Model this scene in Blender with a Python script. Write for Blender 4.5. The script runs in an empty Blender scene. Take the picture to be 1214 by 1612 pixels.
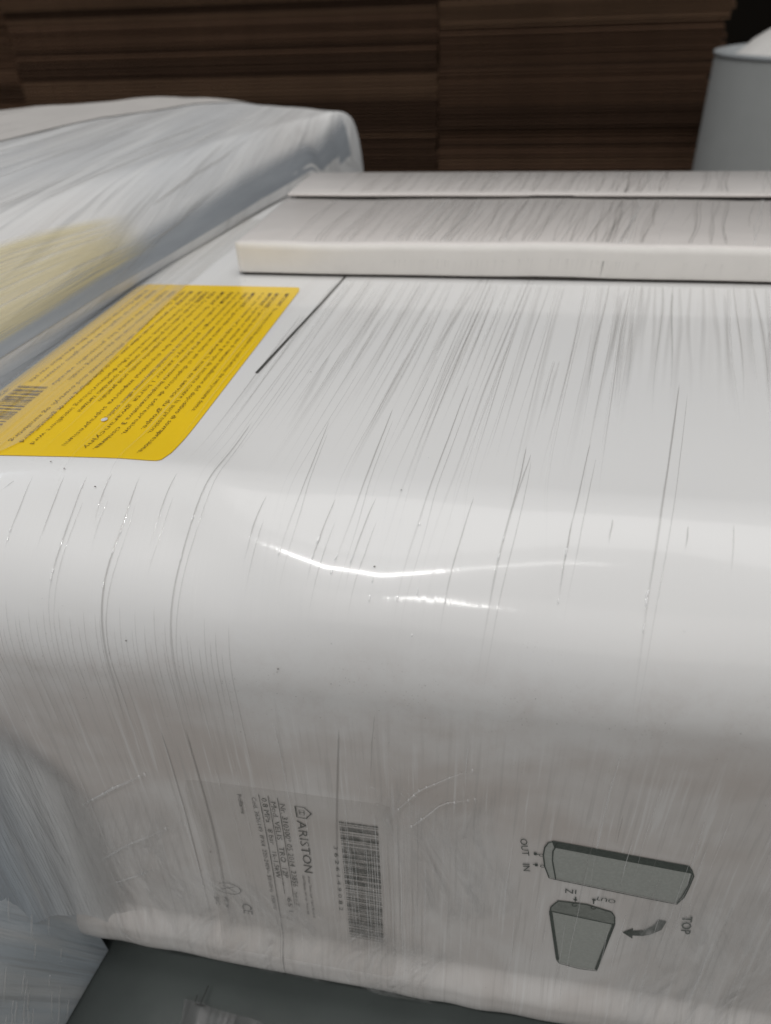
import bpy, math, random
import numpy as np
from math import sin, cos, pi, radians, sqrt, asin
from mathutils import Vector, Matrix
random.seed(7)
rng = np.random.RandomState(7)
sc = bpy.context.scene
COL = sc.collection

# ------------------------------------------------------------------ camera
pitch, yaw, roll = radians(35.3), radians(-10.6), radians(2.3)
hd = Vector((sin(yaw), cos(yaw), 0)); rt = Vector((cos(yaw), -sin(yaw), 0)); up = Vector((0, 0, 1))
fw = hd * cos(pitch) - up * sin(pitch); cu = hd * sin(pitch) + up * cos(pitch)
r2v = rt * cos(roll) - cu * sin(roll); u2v = cu * cos(roll) + rt * sin(roll)
cam = bpy.data.cameras.new('camera'); camo = bpy.data.objects.new('camera', cam); COL.objects.link(camo)
camo.matrix_world = Matrix(((r2v.x, u2v.x, -fw.x, 0), (r2v.y, u2v.y, -fw.y, 0), (r2v.z, u2v.z, -fw.z, 0.14), (0, 0, 0, 1)))
cam.sensor_fit = 'VERTICAL'; cam.sensor_height = 36.0; cam.lens = 36.0 * 1150 / 1612
cam.clip_start = 0.01; cam.clip_end = 60
cam.dof.use_dof = True; cam.dof.focus_distance = 0.28; cam.dof.aperture_fstop = 9
sc.camera = camo

# ------------------------------------------------------------------ light: dim hall, a fluorescent tube overhead, added strips and fill panels
w = bpy.data.worlds.new("World"); sc.world = w; w.use_nodes = True
w.node_tree.nodes['Background'].inputs[0].default_value = (0.94, 0.95, 0.97, 1)
w.node_tree.nodes['Background'].inputs[1].default_value = 0.22
sc.view_settings.view_transform = 'Standard'; sc.view_settings.look = 'None'
sc.view_settings.exposure = 0.03; sc.view_settings.gamma = 1.0

def area_lamp(name, loc, length, width, power, color=(1, .985, .965), rot=(0, 0, 0)):
    l = bpy.data.lights.new(name, 'AREA'); l.shape = 'RECTANGLE'; l.size = length; l.size_y = width
    l.energy = power; l.color = color
    o = bpy.data.objects.new(name, l); COL.objects.link(o); o.location = loc; o.rotation_euler = rot
    return o
area_lamp('tube_or_added_strip', (-0.62, -0.85, 2.62), 0.75, 0.08, 15)
area_lamp('tube_or_added_strip', (-0.42, -0.85, 2.70), 1.75, 0.10, 5)  # dim strip added so the first highlight fades towards its ends
area_lamp('tube_or_added_strip', (-0.08, -2.75, 2.60), 0.95, 0.07, 15, rot=(radians(25), 0, radians(-55)))  # added lamp, stands in for the second film layer's highlight
area_lamp('fill_panel', (0.3, -4.6, 2.8), 5.0, 3.2, 40, (1, .95, .90), (radians(55), 0, 0))  # added fill behind the camera to brighten the front face
area_lamp('tube_or_added_strip', (-3.0, 0.8, 3.0), 0.6, 1.5, 16, (.78, .89, 1.0))
area_lamp('fill_panel', (0.4, 0.9, 3.4), 3.4, 2.4, 45)  # added broad fill from above, evens out the top face

# ------------------------------------------------------------------ node helpers
class NT:
    def __init__(s, name):
        s.m = bpy.data.materials.new(name); s.m.use_nodes = True
        s.t = s.m.node_tree; s.n = s.t.nodes; s.l = s.t.links; s.n.clear()
        s.out = s.n.new('ShaderNodeOutputMaterial')
    def new(s, t, **kw):
        x = s.n.new(t)
        for k, v in kw.items(): setattr(x, k, v)
        return x
    def link(s, a, b): s.l.new(a, b)
    def put(s, sock, v):
        if hasattr(v, 'is_output'): s.link(v, sock)
        else: sock.default_value = v
    def math(s, op, a, b=0.0, c=None):
        x = s.new('ShaderNodeMath', operation=op); s.put(x.inputs[0], a); s.put(x.inputs[1], b)
        if c is not None: s.put(x.inputs[2], c)
        return x.outputs[0]
    def uv(s, name='UVMap'):
        u = s.new('ShaderNodeUVMap', uv_map=name); sp = s.new('ShaderNodeSeparateXYZ'); s.link(u.outputs[0], sp.inputs[0])
        return sp.outputs[0], sp.outputs[1]
    def pos(s):
        g = s.new('ShaderNodeTexCoord'); return g.outputs['Object']
    def comb(s, x, y, z=0.0):
        c = s.new('ShaderNodeCombineXYZ'); s.put(c.inputs[0], x); s.put(c.inputs[1], y); s.put(c.inputs[2], z); return c.outputs[0]
    def noise(s, vec, scale=5, detail=3, rough=.5, dist=0.0):
        x = s.new('ShaderNodeTexNoise'); s.put(x.inputs['Vector'], vec); x.inputs['Scale'].default_value = scale
        x.inputs['Detail'].default_value = detail; x.inputs['Roughness'].default_value = rough; x.inputs['Distortion'].default_value = dist
        return x.outputs['Fac']
    def ramp(s, v, a, b, lo=0.0, hi=1.0):
        x = s.new('ShaderNodeMapRange', interpolation_type='SMOOTHSTEP'); s.put(x.inputs[0], v)
        x.inputs[1].default_value = a; x.inputs[2].default_value = b; x.inputs[3].default_value = lo; x.inputs[4].default_value = hi
        return x.outputs[0]
    def mix(s, f, a, b):
        x = s.new('ShaderNodeMix', data_type='RGBA'); s.put(x.inputs[0], f); s.put(x.inputs[6], a); s.put(x.inputs[7], b); return x.outputs[2]
    def bump(s, h, strength=.2, dist=.001, normal=None):
        x = s.new('ShaderNodeBump'); s.put(x.inputs['Height'], h); x.inputs['Strength'].default_value = strength; x.inputs['Distance'].default_value = dist
        if normal is not None: s.link(normal, x.inputs['Normal'])
        return x.outputs[0]
    def bsdf(s, color, rough=.4, spec=.5, normal=None, coat=0, coat_rough=.1, metallic=0):
        b = s.new('ShaderNodeBsdfPrincipled'); s.put(b.inputs['Base Color'], color); s.put(b.inputs['Roughness'], rough)
        b.inputs['Specular IOR Level'].default_value = spec; b.inputs['Coat Weight'].default_value = coat
        b.inputs['Coat Roughness'].default_value = coat_rough; b.inputs['Metallic'].default_value = metallic
        if normal is not None: s.link(normal, b.inputs['Normal']); s.link(normal, b.inputs['Coat Normal'])
        return b.outputs[0]
    def finish(s, shader): s.link(shader, s.out.inputs[0]); return s.m
    def transp(s, fac, shader, tint=(1, 1, 1, 1)):
        t = s.new('ShaderNodeBsdfTransparent'); t.inputs[0].default_value = tint
        m = s.new('ShaderNodeMixShader'); s.put(m.inputs[0], fac); s.link(t.outputs[0], m.inputs[1]); s.link(shader, m.inputs[2]); return m.outputs[0]

def C4(r, g, b): return (r, g, b, 1)

def film_normal(n, q, s, k=1.0):
    h1 = n.noise(n.comb(n.math('MULTIPLY', q, 420), n.math('MULTIPLY', s, 7)), 1, 3, .65)
    h2 = n.noise(n.comb(n.math('MULTIPLY', q, 90), n.math('MULTIPLY', s, 10)), 1, 2, .5)
    h3 = n.noise(n.comb(n.math('MULTIPLY', q, 45), n.math('MULTIPLY', s, 32)), 1, 3, .55)
    fr = n.ramp(s, .55, .64, .6, 1.0)
    h = n.math('ADD', n.math('MULTIPLY', n.math('ADD', h2, n.math('MULTIPLY', h1, .5)), fr), n.math('MULTIPLY', h3, .5))
    return n.bump(h, .16 * k, .0012)

def m_shell():
    n = NT('wrapped_white_enamel'); x, s = n.uv(); q, _ = n.uv('Flow')
    st = n.noise(n.comb(n.math('MULTIPLY', q, 150), n.math('MULTIPLY', s, 4)), 1, 3, .62)
    st2 = n.noise(n.comb(n.math('MULTIPLY', q, 420), n.math('MULTIPLY', s, 7)), 1, 2, .5)
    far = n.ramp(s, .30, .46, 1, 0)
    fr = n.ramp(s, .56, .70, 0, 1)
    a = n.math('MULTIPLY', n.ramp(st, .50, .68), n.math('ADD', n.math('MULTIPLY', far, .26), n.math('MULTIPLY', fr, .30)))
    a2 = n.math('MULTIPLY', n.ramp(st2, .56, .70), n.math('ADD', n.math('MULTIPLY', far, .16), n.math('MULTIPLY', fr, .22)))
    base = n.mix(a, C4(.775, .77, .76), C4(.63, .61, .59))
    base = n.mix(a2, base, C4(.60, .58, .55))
    # grey-pink dust smear rubbed along the start of the front face
    band = n.math('MULTIPLY', n.ramp(s, .535, .575), n.ramp(s, .60, .66, 1, 0))
    sm = n.noise(n.comb(n.math('MULTIPLY', x, 60), n.math('MULTIPLY', s, 45)), 1, 8, .78, .2)
    base = n.mix(n.math('MULTIPLY', band, n.ramp(sm, .40, .72, .05, .50)), base, C4(.55, .49, .46))
    vs = n.new('ShaderNodeTexVoronoi'); n.link(n.comb(n.math('MULTIPLY', x, 700), n.math('MULTIPLY', s, 600)), vs.inputs['Vector']); vs.inputs['Scale'].default_value = 1
    den = n.noise(n.comb(n.math('MULTIPLY', x, 30), n.math('MULTIPLY', s, 40)), 1, 3, .6)
    sp = n.math('MULTIPLY', n.ramp(vs.outputs['Distance'], .10, .17, 1, 0), n.math('ADD', n.math('MULTIPLY', band, n.ramp(den, .46, .6)), n.ramp(den, .66, .72, 0, .5)))
    base = n.mix(n.math('MULTIPLY', sp, .5), base, C4(.22, .19, .17))
    # large soft cloudiness
    cl = n.noise(n.comb(n.math('MULTIPLY', x, 7), n.math('MULTIPLY', s, 7)), 1, 2, .5)
    base = n.mix(n.ramp(cl, .35, .7, 0, .25), base, C4(.70, .705, .715))
    # fine pale streaks of stretched film down the front
    st3 = n.noise(n.comb(n.math('MULTIPLY', q, 520), n.math('MULTIPLY', s, 14)), 1, 3, .6)
    # the upper front face has its dark reflections painted in as grey; cloudy lighter patches lower down
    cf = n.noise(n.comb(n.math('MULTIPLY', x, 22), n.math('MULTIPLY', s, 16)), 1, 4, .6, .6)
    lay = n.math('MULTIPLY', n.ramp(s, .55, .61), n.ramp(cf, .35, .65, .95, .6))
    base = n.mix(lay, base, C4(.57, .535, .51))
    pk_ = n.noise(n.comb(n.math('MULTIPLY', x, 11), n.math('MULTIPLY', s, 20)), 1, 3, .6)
    base = n.mix(n.math('MULTIPLY', n.math('MULTIPLY', n.ramp(s, .555, .59), n.ramp(s, .61, .68, 1, 0)), n.ramp(pk_, .38, .62, 0, .5)), base, C4(.47, .41, .37))  # dark brown-pink patches paint the same dim reflection
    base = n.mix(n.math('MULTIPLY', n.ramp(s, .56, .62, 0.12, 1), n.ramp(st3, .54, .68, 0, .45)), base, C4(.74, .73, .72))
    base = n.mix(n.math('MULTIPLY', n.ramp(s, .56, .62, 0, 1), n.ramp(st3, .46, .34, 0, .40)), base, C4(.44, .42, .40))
    nm = film_normal(n, q, s, .75)
    rough = n.math('ADD', .34, n.math('MULTIPLY', st, .10))
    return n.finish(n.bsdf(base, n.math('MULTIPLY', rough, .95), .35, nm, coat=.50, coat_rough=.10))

def m_simple(name, col, rough=.5, spec=.5, nscale=60, namp=.12, bump=.1, coat=0, metallic=0):
    n = NT(name); p = n.pos(); f = n.noise(p, nscale, 5, .6); g = n.noise(p, nscale * .13, 3, .5)
    c = n.mix(n.ramp(f, .3, .75, 0, namp * 2), C4(*col), C4(*[v * .55 for v in col]))
    c = n.mix(n.ramp(g, .35, .7, 0, namp * 1.5), c, C4(*[v * .7 for v in col]))
    return n.finish(n.bsdf(c, rough, spec, n.bump(f, bump, .001), coat=coat, metallic=metallic))

def m_film(name, col, fac, rough=.18, tint=(1, 1, 1), spec=.7, streak=True, lo=.5):
    n = NT(name); x, s = n.uv()
    st = n.noise(n.comb(n.math('MULTIPLY', x, 240), n.math('MULTIPLY', s, 5)), 1, 3, .6)
    f = n.math('MULTIPLY', n.ramp(st, .3, .7, lo, 1.0), fac)
    sh = n.bsdf(C4(*col), rough, spec, n.bump(st, .35, .0015), coat=.4, coat_rough=.1)
    return n.finish(n.transp(f, sh, C4(*tint)))

def m_fold(name, col, fac, tint, rough=.15):
    n = NT(name)
    sh = n.bsdf(C4(*col), rough, .8, None, coat=.8, coat_rough=.05)
    u, v = n.uv()
    a = n.math('SUBTRACT', 1.0, n.math('ABSOLUTE', n.math('SUBTRACT', n.math('MULTIPLY', u, 2.0), 1.0)))
    e = n.math('MULTIPLY', n.ramp(v, 0, .06), n.ramp(v, .35, 1.0, 1, 0))
    return n.finish(n.transp(n.math('MULTIPLY', n.math('MULTIPLY', n.math('POWER', a, .8), e), fac), sh, C4(1, 1, 1)))

def m_print(name, col, wear=.0, rough=.35):
    n = NT(name); p = n.pos(); f = n.noise(p, 900, 3, .6)
    sh = n.bsdf(n.mix(n.ramp(f, .35, .7, 0, .4), C4(*col), C4(*[min(1, v * 1.25 + .03) for v in col])), rough, .5, coat=.5)
    if wear > 0: return n.finish(n.transp(n.ramp(n.noise(p, 240, 4, .7), .38, .62, 1 - wear, 1), sh))
    return n.finish(sh)

def m_yellow():
    n = NT('yellow_label_paper'); p = n.pos(); f = n.noise(p, 300, 4, .6); g = n.noise(p, 30, 2, .5)
    c = n.mix(n.ramp(f, .3, .7, 0, .25), C4(.90, .60, .008), C4(.85, .55, .010))
    c = n.mix(n.ramp(g, .4, .7, 0, .3), c, C4(.88, .60, .016))
    return n.finish(n.bsdf(c, .34, .5, n.bump(f, .05, .0005), coat=.35, coat_rough=.2))

def m_foam(name, warm, cool, rough=.42):
    n = NT(name); x, s = n.uv()
    st = n.noise(n.comb(n.math('MULTIPLY', x, 75), n.math('MULTIPLY', s, 3.5)), 1, 4, .6, .3)
    st2 = n.noise(n.comb(n.math('MULTIPLY', x, 260), n.math('MULTIPLY', s, 6)), 1, 3, .6)
    big = n.noise(n.comb(n.math('MULTIPLY', x, 9), n.math('MULTIPLY', s, 3)), 1, 3, .5)
    c = n.mix(n.ramp(big, .35, .65), C4(*warm), C4(*cool))
    c = n.mix(n.ramp(st, .42, .66, 0, .65), c, C4(.84, .84, .83))
    c = n.mix(n.ramp(st2, .52, .68, 0, .50), c, C4(.44, .44, .44))
    h = n.math('ADD', st, n.math('MULTIPLY', st2, .4))
    return n.finish(n.bsdf(c, rough, .5, n.bump(h, .5, .003), coat=.6, coat_rough=.12))

def m_card(name, col):
    n = NT(name); p = n.pos(); f = n.noise(p, 140, 4, .65); g = n.noise(p, 6, 3, .5)
    c = n.mix(n.ramp(f, .3, .7, 0, .5), C4(*col), C4(*[v * .6 for v in col]))
    c = n.mix(n.ramp(g, .35, .65, 0, .45), c, C4(*[v * .65 for v in col]))
    return n.finish(n.bsdf(c, .8, .2, n.bump(f, .2, .001)))

def m_yfilm():
    n = NT('yellow_label_under_film'); u, v = n.uv()
    st = n.noise(n.comb(n.math('MULTIPLY', v, 30), n.math('MULTIPLY', u, 2)), 1, 3, .6)
    sh = n.bsdf(n.mix(st, C4(.80, .67, .30), C4(.80, .73, .48)), .4, .5, n.bump(st, .3, .002), coat=.3, coat_rough=.2)
    e = n.math('MULTIPLY', n.ramp(u, .75, 1.0, 1, 0), n.ramp(v, .80, 1, 1, 0))
    e = n.math('MULTIPLY', e, n.ramp(v, 0, .06)) 
    return n.finish(n.transp(n.math('MULTIPLY', n.math('MULTIPLY', e, n.ramp(st, .3, .6, .3, 1)), .55), sh))
def m_milky():
    n = NT('milky_film_layer'); x, s = n.uv()
    st = n.noise(n.comb(n.math('MULTIPLY', x, 260), n.math('MULTIPLY', s, 5)), 1, 3, .6)
    bl = n.ramp(x, -.234, -.212, 1, 0)
    c = n.mix(bl, C4(.62, .60, .56), C4(.36, .42, .48))
    f = n.math('ADD', n.math('MULTIPLY', n.ramp(st, .3, .7, .4, 1), .34), n.math('MULTIPLY', bl, .45))
    return n.finish(n.transp(f, n.bsdf(c, .25, .5, n.bump(st, .35, .0015), coat=.3, coat_rough=.1)))
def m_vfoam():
    n = NT('shaded_blue_foam'); u, v = n.uv()
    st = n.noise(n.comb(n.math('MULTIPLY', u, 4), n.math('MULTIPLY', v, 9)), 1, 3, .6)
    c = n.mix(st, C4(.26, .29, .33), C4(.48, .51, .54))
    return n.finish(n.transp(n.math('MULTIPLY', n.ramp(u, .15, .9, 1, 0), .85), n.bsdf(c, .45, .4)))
def m_haze():
    n = NT('hazy_film_layer'); u, v = n.uv()
    st = n.noise(n.comb(n.math('MULTIPLY', u, 9), n.math('MULTIPLY', v, 2)), 1, 5, .7, .5)
    cr = n.noise(n.comb(n.math('MULTIPLY', u, 7), n.math('MULTIPLY', v, 2.2)), 1, 2, .5, .8)
    e = n.math('MULTIPLY', n.math('MULTIPLY', n.ramp(u, 0, .12), n.ramp(u, .80, 1, 1, 0)), n.math('MULTIPLY', n.ramp(v, 0, .30), n.ramp(v, .9, 1, 1, 0)))
    f = n.math('MULTIPLY', n.math('MULTIPLY', e, n.ramp(st, .35, .68, .15, 1)), .36)
    hgt = n.math('ADD', n.math('MULTIPLY', st, .4), n.math('MULTIPLY', n.math('ABSOLUTE', n.math('SUBTRACT', cr, .5)), 3.0))
    return n.finish(n.transp(f, n.bsdf(C4(.70, .69, .68), .24, .8, n.bump(hgt, .45, .006), coat=1, coat_rough=.1)))
def m_bridge():
    n = NT('bluish_bridge_film'); u, v = n.uv()
    st = n.noise(n.comb(n.math('MULTIPLY', n.math('ADD', u, n.math('MULTIPLY', v, -.006)), 14), n.math('MULTIPLY', v, 1.2)), 1, 4, .65)
    c = n.mix(n.ramp(u, .25, .9), C4(.62, .61, .60), C4(.50, .57, .64)); c = n.mix(n.ramp(st, .55, .7, 0, .45), c, C4(.78, .79, .80))
    sh = n.bsdf(c, .3, .5, n.bump(st, .8, .003), coat=.9, coat_rough=.07)
    e = n.math('MULTIPLY', n.ramp(u, .02, .42), n.ramp(v, .80, 1, 1, 0))
    return n.finish(n.transp(n.math('MULTIPLY', e, n.ramp(st, .3, .6, .85, 1)), sh))
def m_clear():
    n = NT('clear_film_tongue'); u, v = n.uv()
    gl = n.new('ShaderNodeBsdfGlossy'); gl.inputs['Roughness'].default_value = .09; gl.inputs[0].default_value = (1, 1, 1, 1)
    fr = n.new('ShaderNodeFresnel'); fr.inputs[0].default_value = 1.5
    e = n.math('MULTIPLY', n.math('MULTIPLY', n.ramp(u, 0, .2), n.ramp(u, .8, 1, 1, 0)), n.math('MULTIPLY', n.ramp(v, 0, .25), n.ramp(v, .75, 1, 1, 0)))
    return n.finish(n.transp(n.math('MULTIPLY', n.math('MULTIPLY', fr.outputs[0], 1.6), e), gl.outputs[0]))
M = dict(

    shell=m_shell(), yellow=m_yellow(),
    ink=m_print('black_ink', (.05, .045, .03), .25), inkbrown=m_print('brown_black_ink', (.13, .08, .02), .5),
    inkgrey=m_print('faded_black_ink', (.10, .10, .09), .45), print_grey=m_print('grey_green_print', (.34, .35, .325), 0),
    print_dark=m_print('dark_green_print', (.06, .07, .06), .15),
    seam=m_print('dark_seam', (.07, .07, .065)),
    label=m_film('clear_rating_label', (.60, .565, .53), .22, .3, lo=.85),
    milky=m_milky(),
    bridge=m_bridge(), haze=m_haze(),
    fdark=m_fold('film_fold_grey', (.33, .31, .29), .40, (1, 1, 1)), fsoft=m_fold('film_fold_soft', (.52, .50, .48), .19, (1, 1, 1), .25),
    fclear=m_fold('film_fold_clear', (.47, .45, .43), .32, (1, 1, 1), .12),
    glint=m_fold('painted_glint', (.95, .95, .95), .95, (1, 1, 1), .12), flight=m_fold('film_ridge_highlight', (.90, .90, .89), .50, (1, 1, 1), .2),  # near-white strips that paint glints and highlights onto the film ridges
    panel=m_simple('white_packing_board', (.74, .70, .67), .40, .4, 50, .05, .08, coat=.2),
    foamedge=m_simple('white_foam_edge', (.80, .775, .74), .5, .3, 90, .04, .12),
    vfoam=m_vfoam(), gap=m_simple('gap_shadow_fill', (.06, .055, .05), .8, .2),  # dark filler for the gaps under the boards, in place of shadow
    foam=m_foam('film_over_grey_foam', (.72, .71, .70), (.68, .69, .70)),
    bluefoam=m_foam('film_over_blue_foam', (.54, .62, .69), (.66, .72, .77), .28),
    cap=m_simple('grey_plastic_cap', (.56, .535, .51), .5, .4, 40, .08, .05),
    yfilm=m_yfilm(),
    deck=m_simple('dark_green_steel', (.095, .110, .106), .34, .5, 25, .25, .15),
    scrap=m_film('grey_film_scrap', (.16, .16, .16), .6, .3),
    floor=m_simple('dark_concrete', (.06, .055, .05), .7, .3, 12, .2, .2),
    card=[m_card('kraft_board', (.23, .135, .085)), m_card('kraft_board_light', (.30, .185, .115)), m_card('kraft_board_dark', (.14, .082, .052))],
    tank=m_simple('grey_tank_skin', (.40, .41, .40), .5, .4, 30, .06, .05),
    tankrim=m_simple('tank_rim', (.40, .42, .43), .35, .5),
    dome=m_simple('pale_dome_lid', (.70, .68, .65), .5, .4, 30, .08, .08),
    speck=m_simple('dirt_crumb', (.10, .08, .07), .9, .2),
    white=m_simple('white_paint_dot', (.72, .71, .70), .3, .5),
)

# ------------------------------------------------------------------ object helpers
def obj(name, verts, faces, mat, parent=None, smooth=True, uvs=None, flow=None, kind=None):
    me = bpy.data.meshes.new(name); me.from_pydata([tuple(v) for v in verts], [], faces); me.update()
    if smooth: me.polygons.foreach_set('use_smooth', [True] * len(me.polygons))
    if mat: me.materials.append(mat)
    for nm, data in (('UVMap', uvs), ('Flow', flow)):
        if data is not None:
            lay = me.uv_layers.new(name=nm); idx = np.zeros(len(me.loops), dtype=np.int32); me.loops.foreach_get('vertex_index', idx)
            lay.data.foreach_set('uv', np.asarray(data, dtype=np.float32)[idx].ravel())
    o = bpy.data.objects.new(name, me); COL.objects.link(o)
    if parent: o.parent = parent
    if kind: o['kind'] = kind
    return o
def empty(name, label, cat, loc=(0, 0, 0), group=None):
    o = bpy.data.objects.new(name, None); COL.objects.link(o); o.location = loc; o['label'] = label; o['category'] = cat
    o.empty_display_size = .02
    if group: o['group'] = group
    return o
def grid_faces(nu, nv):
    return [(i * nv + j, i * nv + j + 1, (i + 1) * nv + j + 1, (i + 1) * nv + j) for i in range(nu - 1) for j in range(nv - 1)]
def gridobj(name, P, mat, parent=None, uvs=None, flow=None, flip=False, kind=None):
    nu, nv = P.shape[:2]; f = grid_faces(nu, nv)
    if flip: f = [t[::-1] for t in f]
    return obj(name, P.reshape(-1, 3), f, mat, parent, True, None if uvs is None else uvs.reshape(-1, 2), None if flow is None else flow.reshape(-1, 2), kind)
def boxmesh(name, x0, x1, y0, y1, z0, z1, mat, parent=None, bevel=0, smooth=False):
    v = [(x, y, z) for x in (x0, x1) for y in (y0, y1) for z in (z0, z1)]
    f = [(0, 1, 3, 2), (4, 6, 7, 5), (0, 4, 5, 1), (2, 3, 7, 6), (0, 2, 6, 4), (1, 5, 7, 3)]
    o = obj(name, v, f, mat, parent, smooth)
    if bevel:
        b = o.modifiers.new('bevel', 'BEVEL'); b.width = bevel; b.segments = 3
    return o

# ------------------------------------------------------------------ main heater surface: P(x, s)
YF, R, YB, ZB, RB = .16, .055, .70, -.256, .012
LT = YB - (YF + R); LA = R * pi / 2; LF = -R - (ZB + RB); LB = RB * pi / 2
XL, XR, RE = -.240, .800, .022
def smooth01(t): t = np.clip(t, 0, 1); return t * t * (3 - 2 * t)
def dent(x, s):
    return DENT(x, s)
def prof(s):
    s = np.asarray(s, float)
    y = np.where(s < LT, YB - s, 0.); z = np.zeros_like(s); ny = np.zeros_like(s); nz = np.ones_like(s)
    a = np.clip((s - LT) / R, 0, pi / 2); k = (s >= LT) & (s < LT + LA)
    y = np.where(k, YF + R - R * np.sin(a), y); z = np.where(k, -R + R * np.cos(a), z); ny = np.where(k, -np.sin(a), ny); nz = np.where(k, np.cos(a), nz)
    k = (s >= LT + LA) & (s < LT + LA + LF)
    y = np.where(k, YF, y); z = np.where(k, -R - (s - LT - LA), z); ny = np.where(k, -1., ny); nz = np.where(k, 0., nz)
    k = s >= LT + LA + LF; b = np.clip((s - LT - LA - LF) / RB, 0, pi / 2)
    y = np.where(k, YF + RB - RB * np.cos(b), y); z = np.where(k, ZB + RB - RB * np.sin(b), z); ny = np.where(k, -np.cos(b), ny); nz = np.where(k, -np.sin(b), nz)
    return y, z, ny, nz
S_SHIFT = 0.0
def surf(x, s, off=0.0):
    x = np.asarray(x, float); s = np.asarray(s, float) + S_SHIFT
    y, z, ny, nz = prof(s)
    def inset(t): t = np.clip(t, 0, 1); return RE * (1 - np.sqrt(np.clip(1 - (1 - t) ** 2, 0, 1)))
    i = inset((x - XL) / RE) + inset((XR - x) / RE)
    h = off - i + dent(x, s)
    # film is drawn in slightly over the whole face: faint slackness
    zs = .055 * np.clip(-x, 0, .24) * smooth01((s - .66) / .10)      # the bottom edge runs up slightly to the left
    return np.stack([x, y + ny * h, z + nz * h + zs], -1)
def flow_q(x, s):
    k = np.clip(.12 + .8 * x, 0.0, .19)
    return x + k * np.clip(s - .485, -1, 0)
def DENT(x, s):
    """slackness of the film and sheet: shallow hollows along the rounded edge, lower face leaning out"""
    x = np.asarray(x, float); s = np.asarray(s, float)
    xc = [-.24, -.16, -.11, -.085, -.055, -.035, -.010, .022, .06, .2]
    st = np.interp(x, xc, [.500, .500, .504, .512, .522, .5235, .519, .513, .512, .512])
    g = (st - .5170) / R
    g = g * np.interp(x, [-.2, -.14, .05, .09], [0, 1, 1, 0])
    u = s - st
    d = g * u * np.exp(-(u / .020) ** 2)
    lean = .008 * np.clip((s - .585) / .18, 0, 1.1) ** 2
    wav = .00030 * np.sin(x * 31 + 1) * np.exp(-((s - .66) / .05) ** 2) + .00010 * np.sin(x * 95 + s * 40) * np.exp(-((s - .68) / .08) ** 2)
    bead = .0046 * smooth01((s - .737) / .018) + .0003 * np.sin(x * 120 + 3 * np.sin(x * 37)) * smooth01((s - .735) / .015)
    return d + lean + wav + bead

heater = empty('water_heater', 'white enamel water heater lying flat under clear stretch film, with yellow warning label', 'water heater', (0, YF, ZB))
def hp(o):   # parent keeping world coordinates
    return o
heater.location = (0, 0, 0)

xs = np.concatenate([np.linspace(XL, XL + .03, 26)[:-1], np.linspace(XL + .03, .20, 300)[:-1], np.linspace(.20, XR - .03, 40)[:-1], np.linspace(XR - .03, XR, 18)])
ss = np.concatenate([np.linspace(0, LT - .05, 60)[:-1], np.linspace(LT - .05, LT + LA + .03, 190)[:-1], np.linspace(LT + LA + .03, LT + LA + LF, 120)[:-1], np.linspace(LT + LA + LF, LT + LA + LF + LB, 14)])
X, S = np.meshgrid(xs, ss, indexing='ij')
Pm = surf(X, S); nx, ns = Pm.shape[:2]
uv = np.stack([X, S], -1); fl = np.stack([flow_q(X, S), S], -1)
# close the body: back wall, underside and end caps
V = Pm.reshape(-1, 3).tolist(); F = grid_faces(nx, ns)
U = uv.reshape(-1, 2).tolist(); FL = fl.reshape(-1, 2).tolist()
def addv(p): V.append(p); U.append([p[0], 0]); FL.append([p[0], 0]); return len(V) - 1
bk = [addv([x, YB, ZB + .0]) for x in (xs[0] + .02, xs[-1] - .02)]
# back and bottom as strips of quads
for i in range(nx - 1):
    a, b = i * ns, (i + 1) * ns
    F.append((b, a, a + 0, b)) if False else None
rowb = [addv([float(x), YB, ZB]) for x in xs]
for i in range(nx - 1):
    F.append((i * ns, (i + 1) * ns, rowb[i + 1], rowb[i]))
    F.append((i * ns + ns - 1, rowb[i], rowb[i + 1], (i + 1) * ns + ns - 1))
F.append(tuple([j for j in range(ns)] + [rowb[0]])[::-1])
F.append(tuple([(nx - 1) * ns + j for j in range(ns)] + [rowb[-1]]))
shell = obj('shell', V, F, M['shell'], heater, True, U, FL)

# ---- decal grids on the surface
def patch(name, x0, x1, s0, s1, off, mat, parent, rc=.003, nxx=40, nss=40):
    xa = np.linspace(x0, x1, nxx); sa = np.linspace(s0, s1, nss); A, B = np.meshgrid(xa, sa, indexing='ij')
    # rounded corners: pull the corner points in
    cx, cy = (x0 + x1) / 2, (s0 + s1) / 2; hx, hy = (x1 - x0) / 2, (s1 - s0) / 2
    dx, dy = np.abs(A - cx) - (hx - rc), np.abs(B - cy) - (hy - rc)
    k = (dx > 0) & (dy > 0); d = np.sqrt(dx ** 2 + dy ** 2); m = np.maximum(dx, dy)
    f = np.where(k & (d > 0), m / np.maximum(d, 1e-9), 1)
    A = np.where(k, cx + np.sign(A - cx) * (hx - rc + dx * f), A); B = np.where(k, cy + np.sign(B - cy) * (hy - rc + dy * f), B)
    return gridobj(name, surf(A, B, off), mat, parent, np.stack([A, B], -1))
def poly(name, pts, mat, parent, off):
    """flat filled polygon in (x,s), triangulated as one n-gon lying on the flat front face"""
    p = surf([a for a, b in pts], [b for a, b in pts], off)
    return obj(name, p.tolist(), [tuple(range(len(pts)))], mat, parent, False)
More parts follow.
